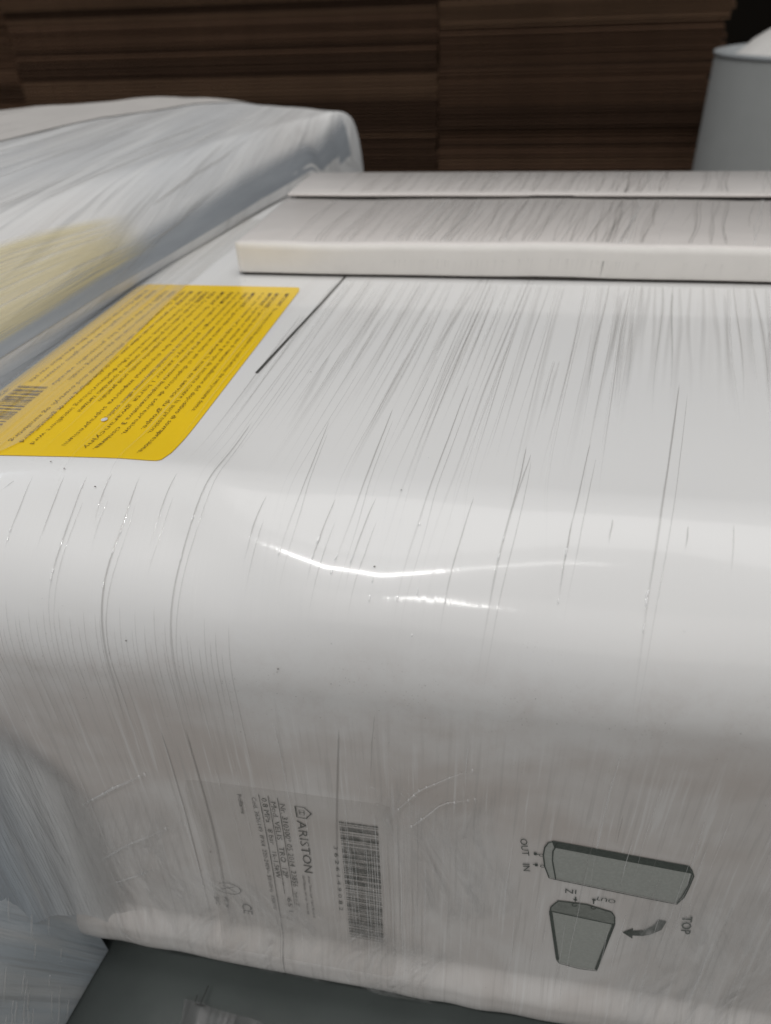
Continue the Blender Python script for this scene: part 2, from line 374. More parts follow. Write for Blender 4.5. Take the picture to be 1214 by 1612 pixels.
def stroke_vf(pts, w, off, closed=False):
    pts = [np.array(p, float) for p in pts]
    # densify
    q = []
    m = len(pts) if closed else len(pts) - 1
    for i in range(m):
        a, b = pts[i], pts[(i + 1) % len(pts)]; n = max(1, int(np.linalg.norm(b - a) / .004))
        for k in range(n): q.append(a + (b - a) * k / n)
    if not closed: q.append(pts[-1])
    n = len(q); L, Rr = [], []
    for i in range(n):
        a = q[(i - 1) % n] if (closed or i > 0) else q[i]; b = q[(i + 1) % n] if (closed or i < n - 1) else q[i]
        t = b - a; t = t / (np.linalg.norm(t) + 1e-9); nn = np.array([-t[1], t[0]]) * w / 2
        L.append(q[i] + nn); Rr.append(q[i] - nn)
    v = surf([p[0] for p in L + Rr], [p[1] for p in L + Rr], off).tolist()
    f = [(i, (i + 1) % n, n + (i + 1) % n, n + i) for i in range(n if closed else n - 1)]
    return v, f
def merge(lst):
    V, F = [], []
    for v, f in lst:
        o = len(V); V += v; F += [tuple(i + o for i in t) for t in f]
    return V, F
_tc = {}
def glyphs(txt, bold=False):
    key = (txt, bold)
    if key in _tc: return _tc[key]
    cu_ = bpy.data.curves.new('t', 'FONT'); cu_.body = txt; cu_.size = 1; cu_.resolution_u = 2
    if bold: cu_.offset = .018
    ob = bpy.data.objects.new('t', cu_); COL.objects.link(ob); dg = bpy.context.evaluated_depsgraph_get()
    me = bpy.data.meshes.new_from_object(ob.evaluated_get(dg))
    v = np.array([x.co[:2] for x in me.vertices]); f = [tuple(p.vertices) for p in me.polygons]
    COL.objects.unlink(ob); bpy.data.objects.remove(ob); bpy.data.meshes.remove(me); bpy.data.curves.remove(cu_)
    _tc[key] = (v, f); return v, f
def text_vf(txt, base0, base1, height, off, side=1, bold=False, squash=None):
    """baseline from base0 to base1 in (x,s); letters grow towards the left-hand normal * side; width fitted"""
    v, f = glyphs(txt, bold)
    if len(v) == 0: return [], []
    b0, b1 = np.array(base0), np.array(base1); d = b1 - b0; L = np.linalg.norm(d); d = d / L
    up_ = np.array([d[1], -d[0]]) * side          # s grows away from +y, so (x,s) is mirrored
    w_ = v[:, 0].max() - min(0, v[:, 0].min()); kx = L / w_
    q = b0 + np.outer(v[:, 0] * kx, d) + np.outer(v[:, 1] * height / .7, up_)
    p = surf(q[:, 0], q[:, 1], off)
    return p.tolist(), f
def addtext(name, items, mat, parent, off):
    V, F = merge([text_vf(t, a, b, h, off, **kw) for (t, a, b, h, kw) in items])
    return obj(name, V, F, mat, parent, False)

# ---- yellow warning label
ylab = patch('warning_label', -.228, -.1225, .285, .4865, .0003, M['yellow'], heater, .004, 40, 30)
rows = [
 ('IMPORTANT', 'The warranty is void if the appliance is installed without the overpressure device.', -.1290, .4437),
 ('IMPORTANTE', 'La garanzia decade in caso di mancata installazione del dispositivo di sovrapressione.', -.1352, .4817),
 ('IMPORTANT', 'La garantie est annulee si le groupe de securite contre la surpression.', -.1392, .4639),
 ('', 'n est pas monte sur l appareil avant la mise en service du groupe.', -.1434, .4611),
 ('IMPORTANTE', 'La garantia queda anulada sin el dispositivo de sobrepresion.', -.1494, .4661),
 ('UWAGA', 'Gwarancja traci waznosc przy braku zaworu bezpieczenstwa 3 cisnienia.', -.1537, .4807),
 ('', 'nadcisnieniowego, podlaczyc zawor i karta gwarancyjny', -.1582, .4803),
 ('FIGYELEM', 'A jotallas ervenyet veszti, ha a keszulek tulnyomas elleni szelep.', -.1630, .4554),
 ('IMPORTANT', 'Garantia se anuleaza fara dispozitivul impotriva suprapresiunii', -.1682, .4783),
 ('POZOR', 'Zaruka zanika pri instalaci bez pojistneho ventilu proti pretlaku', -.1737, .4386),
 ('DULEZITE', 'Zaruka zanikne bez pretlakoveho zarizeni na spotrebici zarizeni', -.1780, .4488),
 ('WICHTIG', 'Die Garantie erlischt, wenn keine Uberdruckvorrichtung installiert wird', -.1822, .4778),
 ('BELANGRIJK', 'De garantie vervalt indien geen overdrukbeveiliging wordt geinstalleerd', -.1877, .4764),
 ('VIGTIGT', 'Garantien bortfalder uden sikkerhedsventil mod overtryk og aansluiting', -.1925, .4758),
 ('VAZNO', 'Jamstvo prestaje vaziti bez sigurnosnog ventila', -.1985, .4200),
 ('DOLEZITE', 'Zaruka zanika bez poistneho ventilu', -.2035, .4248),
 ('SVARBU', 'Garantija negalioja be apsauginio voztuvo', -.2110, .4228),
 ('SVARIGI', 'Garantija nav speka bez drosibas varsta', -.2160, .4232),
]
it = []
for (cap, t, x, send) in rows:
    s0 = .2965
    if cap:
        it.append((cap, (x, s0), (x, s0 + .0024 * len(cap)), .0023, dict(bold=True))); s0 += .0024 * len(cap) + .002
    it.append((t, (x, s0), (x, send), .0021, {}))
it.append(('420010 45801', (-.2225, .430), (-.2225, .478), .0022, {}))
addtext('label_text', it, M['inkbrown'], ylab, .00055)
# barcode on the yellow label
def barcode(name, x0, x1, s0, s1, n, mat, parent, off, duty=.55, seed=3):
    r = random.Random(seed); parts = []; s = s0
    wts = [r.choice((1, 1, 2, 3)) for _ in range(2 * n)]; u = (s1 - s0) / sum(wts)
    for i, wv in enumerate(wts):
        if i % 2 == 0:
            v = surf([x0, x1, x1, x0], [s, s, s + wv * u, s + wv * u], off).tolist(); parts.append((v, [(0, 1, 2, 3)]))
        s += wv * u
    V, F = merge(parts); return obj(name, V, F, mat, parent, False)
barcode('barcode', -.2180, -.2035, .4275, .472, 26, M['inkbrown'], ylab, .00055)
# missing spot where the white shell shows through
def disc_vf(x, s, rx, rs, off, n=14):
    a = np.linspace(0, 2 * pi, n, endpoint=False)
    return surf(x + rx * np.cos(a), s + rs * np.sin(a), off).tolist(), [tuple(range(n))[::-1]]
v, f = disc_vf(-.1622, .455, .0013, .0016, .0008); obj('paint_spot', v, f, M['white'], ylab, False)
# milky second layer of film over the left part of the label and the heater end
xa = np.linspace(-.2375, -.1895, 24); sa = np.linspace(.13, .80, 90); A, B = np.meshgrid(xa, sa, indexing='ij')
edge = -.1895 + .004 * np.sin(B * 17) + np.where(B > .48, -(B - .48) * .9, 0)
A = -.2375 + (A + .2375) * (edge + .2375) / .048
keep = A
gridobj('film_layer', surf(np.maximum(A, -.2385), np.clip(B, 0, .68), .0012)[:, :62], M['milky'], heater, np.stack([A, B], -1)[:, :62])

# printed line on the top face
v, f = stroke_vf([(-.100, .253), (-.1045, .31), (-.113, .404)], .0014, .0004); obj('printed_line', v, f, M['seam'], heater, False)

# ---- rating label on the front face
rl = patch('rating_label', -.1165, -.0318, .6285, .752, .00025, M['label'], heater, .004, 20, 20)
barcode('barcode', -.0535, -.0378, .643, .731, 62, M['inkgrey'], rl, .0006, seed=5)
it = [
 ('ARISTON', (-.0711, .6462), (-.0711, .6833), .0038, {}),
 ('Ariston Thermo S.p.A. Viale A. Merloni 45', (-.0700, .6860), (-.0700, .7200), .0012, {}),
 ('60044 Fabriano (AN) Italy  Made in Italy', (-.0725, .6860), (-.0725, .7180), .0012, {}),
 ('Nr. 310300* 05 2014  23856', (-.0772, .6363), (-.0772, .6960), .0023, {}),
 ('Made in  20', (-.0772, .7000), (-.0772, .7120), .0016, {}),
 ('Mod. VELIS   TRO  12P', (-.0810, .6357), (-.0810, .6900), .0023, {}),
 ('65 l', (-.0810, .7060), (-.0810, .7180), .0020, {}),
 ('0.8 MPa   8 bar   1k-1.5kW', (-.0845, .6342), (-.0845, .6912), .0022, {}),
 ('Cod. 3626149  IPX4  220-240V~ 50/60Hz  1500W', (-.0886, .6345), (-.0886, .7186), .0018, {}),
 ('Profilarme', (-.0945, .6338), (-.0945, .6470), .0018, {}),
 ('CE', (-.1035, .7175), (-.1035, .7265), .0046, {}),
 ('EAC', (-.1165, .7160), (-.1165, .7230), .0022, {}), ('ME 04', (-.1120, .7150), (-.1120, .7240), .0020, {}),
]
addtext('label_text', it, M['inkgrey'], rl, .0006)
v, f = text_vf('3 6 2 6 1 4 9 0 8 2', (-.0568, .6600), (-.0572, .7100), .0016, .0006); obj('barcode_digits', v, f, M['inkgrey'], rl, False)
st = [stroke_vf(p, .0003, .0006) for p in ([(-.0777, .6328), (-.0779, .7135)], [(-.0815, .6326), (-.0818, .7032)], [(-.0853, .6323), (-.0858, .765)])]
V_, F_ = merge(st); obj('rule_line', V_, F_, M['inkgrey'], rl, False)
logo = [(-.0709, .637), (-.0672, .6369), (-.0646, .6405), (-.0670, .6442), (-.0708, .644)]
V_, F_ = merge([stroke_vf(logo, .0006, .0006, True), stroke_vf([(-.0695, .6390), (-.0675, .6390), (-.0675, .6420), (-.0695, .6420)], .0004, .0006, True), stroke_vf([(-.0695, .6405), (-.0675, .6405)], .0004, .0006)])
obj('logo', V_, F_, M['inkgrey'], rl, False)
a = np.linspace(-2.4, 2.6, 22); mk = [stroke_vf([(-.1084 + .0058 * cos(t), .7070 + .0045 * sin(t)) for t in a], .0004, .0006),
      stroke_vf([(-.1125, .7085), (-.1055, .7050)], .0004, .0006), stroke_vf([(-.1110, .7050), (-.1055, .7090)], .0004, .0006)]
V_, F_ = merge(mk); obj('approval_mark', V_, F_, M['inkgrey'], rl, False)

# ---- printed mounting diagram on the front face
S_SHIFT = -.0050
h1 = [(0.0293, 0.6419), (0.0786, 0.6467), (0.0799, 0.6488), (0.0813, 0.6523), (0.0811, 0.6600), (0.0806, 0.6670), (0.0789, 0.6723), (0.0324, 0.6666), (0.0299, 0.6662), (0.0275, 0.6588), (0.0263, 0.6514), (0.0264, 0.6463), (0.0274, 0.6431)]
dia = poly('mounting_diagram', h1, M['print_grey'], heater, .00030)
poly('diagram_shade', [(0.0286, 0.6419), (0.0786, 0.6467), (0.0805, 0.6512), (0.0298, 0.6459)], M['print_dark'], dia, .00055)
h2 = [(0.0349, 0.6815), (0.0458, 0.6810), (0.0561, 0.6839), (0.0577, 0.6868), (0.0584, 0.6924), (0.0560, 0.7297), (0.0487, 0.7300), (0.0400, 0.7281), (0.0386, 0.7255), (0.0324, 0.6907), (0.0325, 0.6865)]
poly('diagram_figure', h2, M['print_grey'], dia, .00030)
cap2 = [(0.0349, 0.6815), (0.0458, 0.6810), (0.0561, 0.6839), (0.0577, 0.6868), (0.0582, 0.6918), (0.0325, 0.6895), (0.0325, 0.6865)]
m_ = M['print_cap'] = m_print('mid_grey_print', (.20, .21, .19), .1)
poly('diagram_shade', cap2, m_, dia, .00050)
ar = [(0.0623, 0.6977), (0.0659, 0.6937), (0.0661, 0.6955), (0.0700, 0.6942), (0.0728, 0.6905), (0.0744, 0.685), (0.0775, 0.6856), (0.0767, 0.6921), (0.0729, 0.6969), (0.0700, 0.6985), (0.0665, 0.6990), (0.0667, 0.7014)]
poly('arrow_print', ar, M['print_dark'], dia, .00045)
def circ(x, s, r, a0=0, a1=2 * pi, n=12): return [(x + r * cos(a0 + (a1 - a0) * k / n), s + r * sin(a0 + (a1 - a0) * k / n)) for k in range(n + 1)]
st = [stroke_vf(h1, .0005, .0007, True), stroke_vf([(0.031, 0.6425), (0.0296, 0.648), (0.03, 0.6543), (0.0324, 0.6663)], .0005, .0007),
      stroke_vf([(0.0805, 0.6506), (0.0806, 0.6589), (0.0799, 0.6657), (0.0789, 0.6717)], .0004, .0007),
      stroke_vf(h2, .0005, .0007, True), stroke_vf([(0.0325, 0.6895), (0.0584, 0.6924)], .0006, .0007),
      stroke_vf([(0.0325, 0.6895), (0.0330, 0.6907), (0.0392, 0.7255)], .0010, .0007), stroke_vf([(0.0580, 0.6924), (0.0556, 0.7290)], .0010, .0007),
      stroke_vf(circ(.0256, .6516, .0008), .0003, .0007), stroke_vf(circ(.0267, .6588, .0008), .0003, .0007),
      stroke_vf(circ(.0414, .6826, .0009, 0, 4.5), .0004, .0007), stroke_vf(circ(.0488, .6826, .0009, 0, 4.5), .0004, .0007),
      stroke_vf([(.0226, .6512), (.0246, .6514)], .0005, .0007), stroke_vf([(.0230, .6584), (.0250, .6585)], .0005, .0007),
      stroke_vf([(.0233, .6503), (.0233, .6521)], .0010, .0007), stroke_vf([(.0243, .6576), (.0243, .6594)], .0010, .0007),
      stroke_vf([(.0413, .6768), (.0414, .6800)], .0005, .0007), stroke_vf([(.0482, .6762), (.0485, .6798)], .0005, .0007),
      stroke_vf([(.0406, .6788), (.0421, .6788)], .0008, .0007), stroke_vf([(.0476, .6770), (.0490, .6770)], .0008, .0007)]
V_, F_ = merge(st); obj('diagram_outline', V_, F_, M['print_dark'], dia, False)
for t_ in [('TOP', (.0826, .6800), (.0842, .6927), .0036, dict(bold=True)),
    ('OUT', (.0168, .6425), (.0186, .6534), .0027, {}), ('IN', (.0190, .6584), (.0198, .6636), .0027, {}),
    ('IN', (.0414, .6720), (.0368, .6722), .0028, {}), ('OUT', (.0568, .6750), (.0486, .6742), .0026, {})]:
    addtext('diagram_text', [t_], M['print_dark'], dia, .0007)

S_SHIFT = 0.0
# ---- film folds
TR = {
  'A': [(-0.1005, 0.4471), (-0.1013, 0.4904), (-0.1033, 0.5057), (-0.1049, 0.5174), (-0.1053, 0.5277), (-0.1065, 0.5426), (-0.1065, 0.5606), (-0.1065, 0.5787), (-0.1098, 0.6176)],
  'B': [(-0.1145, 0.4917), (-0.116, 0.5051), (-0.1168, 0.5126), (-0.1179, 0.5205), (-0.1177, 0.5264)],
  'C': [(-0.1278, 0.4929), (-0.1286, 0.5095), (-0.1296, 0.5177), (-0.1305, 0.5252), (-0.1315, 0.5347), (-0.1317, 0.5456), (-0.132, 0.554), (-0.1311, 0.5682), (-0.1332, 0.5983), (-0.1342, 0.619)],
  'D': [(-0.1388, 0.4939), (-0.1406, 0.5051), (-0.14, 0.5161)],
  'E': [(-0.1482, 0.4947), (-0.1494, 0.5077), (-0.1501, 0.5238), (-0.1509, 0.5326), (-0.1513, 0.5408), (-0.1519, 0.5553)],
  'F': [(-0.1572, 0.4955), (-0.1576, 0.5075), (-0.1581, 0.5167), (-0.1584, 0.5235), (-0.1584, 0.5296)],
  'G': [(-0.1697, 0.4966), (-0.1695, 0.5065), (-0.1703, 0.5176), (-0.1704, 0.5305)],
  'H': [(-0.1762, 0.4994), (-0.1796, 0.5045)],
  'J': [(-0.0795, 0.4984), (-0.0814, 0.5116), (-0.0823, 0.522), (-0.0826, 0.5278)],
  'K': [(-0.0692, 0.4439), (-0.0674, 0.4974), (-0.0699, 0.5143), (-0.0714, 0.5254), (-0.0716, 0.5368)],
  'L': [(-0.0551, 0.4963), (-0.0585, 0.5168), (-0.06, 0.5266), (-0.0603, 0.5338)],
  'M': [(-0.0452, 0.4303), (-0.047, 0.4956), (-0.0489, 0.5103), (-0.0518, 0.5228), (-0.0527, 0.53), (-0.0531, 0.5394)],
  'N': [(-0.041, 0.495), (-0.045, 0.5146), (-0.0468, 0.5256), (-0.0472, 0.5347)],
  'O': [(-0.008, 0.1966), (-0.028, 0.4168), (-0.0329, 0.4943), (-0.0342, 0.5091), (-0.0378, 0.5211), (-0.0383, 0.5288), (-0.039, 0.5381), (-0.0402, 0.5476)],
  'P': [(-0.0154, 0.4031), (-0.0238, 0.4934), (-0.025, 0.5059), (-0.0282, 0.5188), (-0.0294, 0.5281), (-0.0302, 0.5394), (-0.0315, 0.5511)],
  'Q': [(0.0164, 0.2099), (-0.0092, 0.415), (-0.0162, 0.4927), (-0.0203, 0.5103), (-0.0229, 0.5216), (-0.0237, 0.5368), (-0.0251, 0.5562)],
  'R': [(-0.0079, 0.4919), (-0.0111, 0.5108), (-0.0128, 0.5197), (-0.0147, 0.535), (-0.0159, 0.5473)],
  'S': [(0.0096, 0.4562), (0.0064, 0.4905), (0.003, 0.5084), (0.0007, 0.5207), (-0.0, 0.5317), (-0.0014, 0.5409), (-0.0031, 0.5632)],
  'T': [(0.0243, 0.5007), (0.0218, 0.519), (0.0205, 0.5319)],
  'U': [(0.074, 0.3948), (0.0582, 0.4702), (0.0525, 0.4948), (0.049, 0.5157), (0.0473, 0.5261), (0.0468, 0.5361), (0.0459, 0.5533), (0.0469, 0.5809)],
  'V': [(0.0331, 0.4518), (0.0275, 0.485), (0.0235, 0.5072), (0.0216, 0.52), (0.0206, 0.5317)],
  'W': [(0.0113, 0.4621), (0.007, 0.4873), (0.004, 0.5047)],
  'X': [(0.0373, 0.4993), (0.0356, 0.5101)],
  'Y': [(0.0606, 0.4999), (0.0588, 0.5104)],
  'Z': [(0.0748, 0.4975), (0.0733, 0.5063), (0.0719, 0.5179)],
  'a': [(-0.0495, 0.5844), (-0.0546, 0.6417), (-0.057, 0.6894), (-0.058, 0.7485)],
  'b': [(-0.0365, 0.5755), (-0.0387, 0.5966), (-0.0404, 0.6284)],
  'c': [(-0.109, 0.5946), (-0.1093, 0.6096), (-0.1088, 0.6301), (-0.1093, 0.6683), (-0.1107, 0.7192), (-0.1123, 0.771)],
  'd': [(-0.1195, 0.5963), (-0.1192, 0.6115), (-0.1197, 0.6625), (-0.1206, 0.7099), (-0.1215, 0.7713)],
  'e': [(-0.1378, 0.7056), (-0.1386, 0.735), (-0.1378, 0.765)],
  'f': [(-0.0879, 0.7203), (-0.0869, 0.7488), (-0.0873, 0.7751)],
  'g1': [(-0.0326, 0.6569)],
  'g2': [(-0.0284, 0.6853)],
  'h1': [(0.0449, 0.595), (0.045, 0.6174), (0.0452, 0.643), (0.0467, 0.6883)],
  'h2': [(0.0423, 0.7294), (0.0433, 0.7635)],
  'h3': [(0.0755, 0.7128), (0.0771, 0.7506)],
  'h4': [(0.0783, 0.6099), (0.0799, 0.6474), (0.0828, 0.7013), (0.0828, 0.7173)],
  'h5': [(0.103, 0.7186), (0.1037, 0.7406)],
  'h6': [(0.0513, 0.6159), (0.0518, 0.6388)],
  't1': [(-0.0225, 0.2884), (-0.0407, 0.418)],
  't2': [(-0.008, 0.1966), (-0.0368, 0.3888)],
  't3': [(0.1155, 0.2773), (0.0878, 0.4281)],
  't4': [(0.0633, 0.2753), (0.0375, 0.4222)],
  't5': [(0.1251, 0.3325), (0.1035, 0.4212)],
  't6': [(0.0885, 0.279), (0.0627, 0.4197)],
  't7': [(-0.0675, 0.3296), (-0.0717, 0.4329)],
  't8': [(-0.0835, 0.3812), (-0.0842, 0.4661)],
}
fold_uv, keep_ = {}, []
def merge_f(lst):
    V, F = merge(lst); return V, F, np.concatenate([fold_uv[id(v)] for v, f in lst])
def fold_vf(pts, w, h, off=.0002, jitter=.0004, surf_f=None, taper=True, vend=1.0):
    p = np.array(pts, float)
    d = np.r_[0, np.cumsum(np.linalg.norm(np.diff(p, axis=0), axis=1))]
    n = max(8, int(d[-1] / .004)); t = np.linspace(0, d[-1], n)
    x = np.interp(t, d, p[:, 0]); s = np.interp(t, d, p[:, 1])
    for _ in range(2 * int(n / len(p)) if len(p) > 2 else 0):
        x[1:-1] = (x[:-2] + 2 * x[1:-1] + x[2:]) / 4; s[1:-1] = (s[:-2] + 2 * s[1:-1] + s[2:]) / 4
    x = x + jitter * np.interp(t, np.linspace(0, d[-1], 7), rng.randn(7)) * .22
    k = np.sin(np.pi * np.clip(t / d[-1], 0, 1)) ** .3 if taper else np.ones(n)
    k = k * (.75 + .3 * np.interp(t, np.linspace(0, d[-1], 9), rng.rand(9))) + .02
    F_ = surf_f or surf
    asym = .2 + .6 * rng.rand()
    L = F_(x - w / 2 * k, s, off); T = F_(x + w * (asym - .5) * .5 * k, s, off + 0.0); Rr = F_(x + w / 2 * k, s, off)
    T = F_(x + w * (asym - .5) * .5 * k, s, off + h) if np.isscalar(h) and False else T
    nrm = F_(x, s, off + .001) - F_(x, s, off); T = T + nrm / .001 * (h * k)[:, None]
    v = np.stack([L, T, Rr], 1).reshape(-1, 3).tolist()
    fold_uv[id(v)] = np.stack([np.tile([0, .5, 1], n), np.repeat(t / d[-1] * vend, 3)], -1); keep_.append(v)
    f = []
    for i in range(n - 1):
        a = 3 * i; f += [(a, a + 3, a + 4, a + 1), (a + 1, a + 4, a + 5, a + 2)]
    return v, f
groups = {'fdark': [], 'fclear': [], 'flight': [], 'fsoft': []}
Wd = dict(A=.0010, C=.0011, O=.0011, P=.0009, Q=.0011, U=.0011, M=.0009, S=.0009, L=.0008, N=.0007, E=.0008, a=.0015, c=.0018, d=.0012)
DOWN = 'LMNOPQRS'
for k, pts in TR.items():
    w_ = Wd.get(k, .0007); pts = list(pts)
    if k[0] in 'ghZ' or k in ('b', 'e'): g = 'fclear'
    else: g = 'fdark'
    if k.startswith('t'): w_ = .0030; g = 'fsoft'
    if k in ('h1', 'h2', 'h3', 'h4', 'h5'): g = 'flight'; w_ = .0007
    groups[g].append(fold_vf(pts, w_,   .00022 if k[0] != 't' else .00008))
    if k in 'ACEKMOPQSUVDBJLN' and len(k) == 1:      # a second thin crease runs beside the main one
        groups['fclear'].append(fold_vf([(x + .0016, s + .01) for x, s in pts], .0005, .0003))
def dirx(x): return min(.19, max(0., .12 + .8 * x))
R_ = random.Random(11)
# long slanting folds on the top face
def slant(x, s): return x + dirx(x) * (.485 - s) if s < .485 else x
x = -.118
while x < .036:
    x += R_.uniform(.0016, .0048); s1 = R_.uniform(.44, .545); s0 = .2665 if R_.random() < .85 else R_.uniform(.28, .38)
    kk = R_.uniform(-.012, .012)
    P0 = [(slant(x, s) + kk * (s1 - s) + .0006 * sin(s * 22 + x * 900), s) for s in np.linspace(s0, s1, 12)]
    wq = R_.choice((.0005, .0006, .0009)); groups[R_.choice(('fdark', 'fclear', 'fclear'))].append(fold_vf(P0, wq, .00025, jitter=.0004))
    if R_.random() < .4: groups['fsoft'].append(fold_vf([(a_ + .0018, c_) for a_, c_ in P0[:R_.randint(6, 12)]], R_.uniform(.0018, .0036), .00006, jitter=.0004))
    if R_.random() < .8: groups['flight'].append(fold_vf([(a_ - .0009, c_) for a_, c_ in P0[:R_.randint(5, 11)]], R_.uniform(.0004, .0009), .00018, jitter=.0004))  # pale strip paints a highlight beside the fold
x = .02
while x < .20:      # broad soft pleats at the right, dying out half way down
    x += R_.uniform(.0026, .0062); s1 = R_.uniform(.40, .455); s0 = .2665
    P0 = [(slant(x, s) + .0008 * sin(s * 35 + x * 700), s) for s in np.linspace(s0, s1, 10)]
    groups['fsoft'].append(fold_vf(P0, R_.uniform(.0016, .0040), .00008, jitter=.0003))
    if R_.random() < .4: groups['fclear'].append(fold_vf(P0, .0007, .0002, jitter=.0003))
    if R_.random() < .4: groups['flight'].append(fold_vf([(a_ + .0012, c_) for a_, c_ in P0], .0012, .0002, jitter=.0003))
for i in range(30):
    x = R_.uniform(-.12, .0); s0 = R_.uniform(.27, .40); s1 = s0 + R_.uniform(.05, .14)
    groups['fclear'].append(fold_vf([(slant(x, s) + .0003 * sin(s * 30 + i), s) for s in np.linspace(s0, min(s1, .53), 8)], .0005, .0002, jitter=.0004))
# folds crossing the label and the bare heater left of the printed line
for i in range(16):
    x = R_.uniform(-.235, -.12); s0 = R_.uniform(.27, .40)
    groups['fclear'].append(fold_vf([(x, s0), (x - .001, s0 + .06), (x + .001, s0 + .14)], R_.uniform(.0004, .0009), .0003, off=.0013, jitter=.0005))
# dense hairline creases where the film turns down the front, left part
for i in range(46):
    x = -.185 + .0022 * i + R_.uniform(-.0007, .0007)
    s0 = R_.uniform(.540, .556); s1 = R_.uniform(.585, .64)
    groups['fclear'].append(fold_vf([(x, s0), (x + .0004, (s0 + s1) / 2), (x - .0006, s1)], R_.uniform(.0003, .0005), .00016, jitter=.0003))
# streaky folds down the front face
for i in range(60):
    x = R_.uniform(-.20, .13); s0 = R_.uniform(.575, .70); s1 = min(.775, s0 + R_.uniform(.02, .13))
    g = R_.choice(('fclear', 'flight', 'flight', 'flight'))
    groups[g].append(fold_vf([(x, s0), (x + R_.uniform(-.0012, .0012), (s0 + s1) / 2), (x, s1)], R_.uniform(.0002, .0007), .0002, off=.0008, jitter=.0005))
for i in range(26):    # close bundle running over the barcode
    x = -.054 + .0014 * i + R_.uniform(-.0004, .0004); s0 = R_.uniform(.63, .69)
    groups[R_.choice(('fclear', 'flight'))].append(fold_vf([(x, s0), (x, .73), (x + .0003, .77)], R_.uniform(.0004, .0009), .0004, off=.0008, jitter=.0003))
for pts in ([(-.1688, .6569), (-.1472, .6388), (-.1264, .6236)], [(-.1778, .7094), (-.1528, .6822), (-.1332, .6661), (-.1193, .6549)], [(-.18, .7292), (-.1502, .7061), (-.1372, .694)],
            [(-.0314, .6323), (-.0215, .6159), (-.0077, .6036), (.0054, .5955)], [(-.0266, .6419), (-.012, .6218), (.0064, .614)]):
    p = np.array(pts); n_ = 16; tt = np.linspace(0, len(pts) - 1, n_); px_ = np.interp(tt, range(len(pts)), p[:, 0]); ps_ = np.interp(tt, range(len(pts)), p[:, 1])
    for j in range(n_ - 1):     # each arc paints the film's glare as a chain of short pale glints
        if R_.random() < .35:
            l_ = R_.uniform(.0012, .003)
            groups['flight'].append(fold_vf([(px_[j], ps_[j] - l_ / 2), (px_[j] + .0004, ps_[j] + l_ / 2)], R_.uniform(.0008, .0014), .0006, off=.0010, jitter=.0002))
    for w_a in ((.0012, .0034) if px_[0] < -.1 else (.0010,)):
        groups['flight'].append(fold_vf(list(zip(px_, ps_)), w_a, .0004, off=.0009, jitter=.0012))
# pale scuffs round the rating label corner
for i in range(40):
    x = R_.gauss(-.030, .006); s = R_.gauss(.628, .008); a_ = R_.uniform(.4, 1.4); l = R_.uniform(.001, .004)
    groups['flight'].append(fold_vf([(x, s), (x + l * cos(a_) * .4, s + l * .5), (x + l * cos(a_), s + l)], .0004, .0002, off=.0008, jitter=.0006))
for g, lst in groups.items():
    V_, F_, U_ = merge_f(lst)
    nm = {'fdark': 'film_crease', 'fclear': 'film_crease', 'flight': 'film_ridge_glint', 'fsoft': 'film_wrinkle'}[g]
    obj(nm, V_, F_, M[g], heater, True, U_, kind='stuff')

def haze_patch(pts_fn, x0, x1, s0, s1, off, n1=40, n2=40):
    xa = np.linspace(0, 1, n1); sa = np.linspace(0, 1, n2); A, B = np.meshgrid(xa, sa, indexing='ij')
    X_ = x0 + (x1 - x0) * A + .006 * np.sin(B * 5 + x0 * 90); S_ = s0 + (s1 - s0) * B + .005 * np.sin(A * 6 + s0 * 40)
    gridobj('film_layer', surf(X_, S_, off + .0006 * np.sin(A * 9 + B * 4)), M['haze'], heater, np.stack([A, B], -1))
for q_ in ((-.185, -.118, .635, .762, .0013), (-.150, -.060, .690, .766, .0016), (-.034, .016, .604, .700, .0013), (-.062, -.006, .715, .766, .0017), (.058, .14, .64, .766, .0014)):
    haze_patch(None, *q_)

gl_ = []  # white strips painted as glints where folds cross the rounded edge
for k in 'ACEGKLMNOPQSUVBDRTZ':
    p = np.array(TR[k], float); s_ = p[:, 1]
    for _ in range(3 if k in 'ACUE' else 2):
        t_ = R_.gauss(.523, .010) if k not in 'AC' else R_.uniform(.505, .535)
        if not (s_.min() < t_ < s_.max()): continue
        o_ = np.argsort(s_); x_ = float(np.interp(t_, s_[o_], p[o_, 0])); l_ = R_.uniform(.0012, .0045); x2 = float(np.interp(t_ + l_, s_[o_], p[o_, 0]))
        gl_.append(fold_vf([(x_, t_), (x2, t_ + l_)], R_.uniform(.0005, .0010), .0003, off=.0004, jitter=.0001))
V_, F_, U_ = merge_f(gl_); obj('film_ridge_glint', V_, F_, M['glint'], heater, True, U_, kind='stuff')

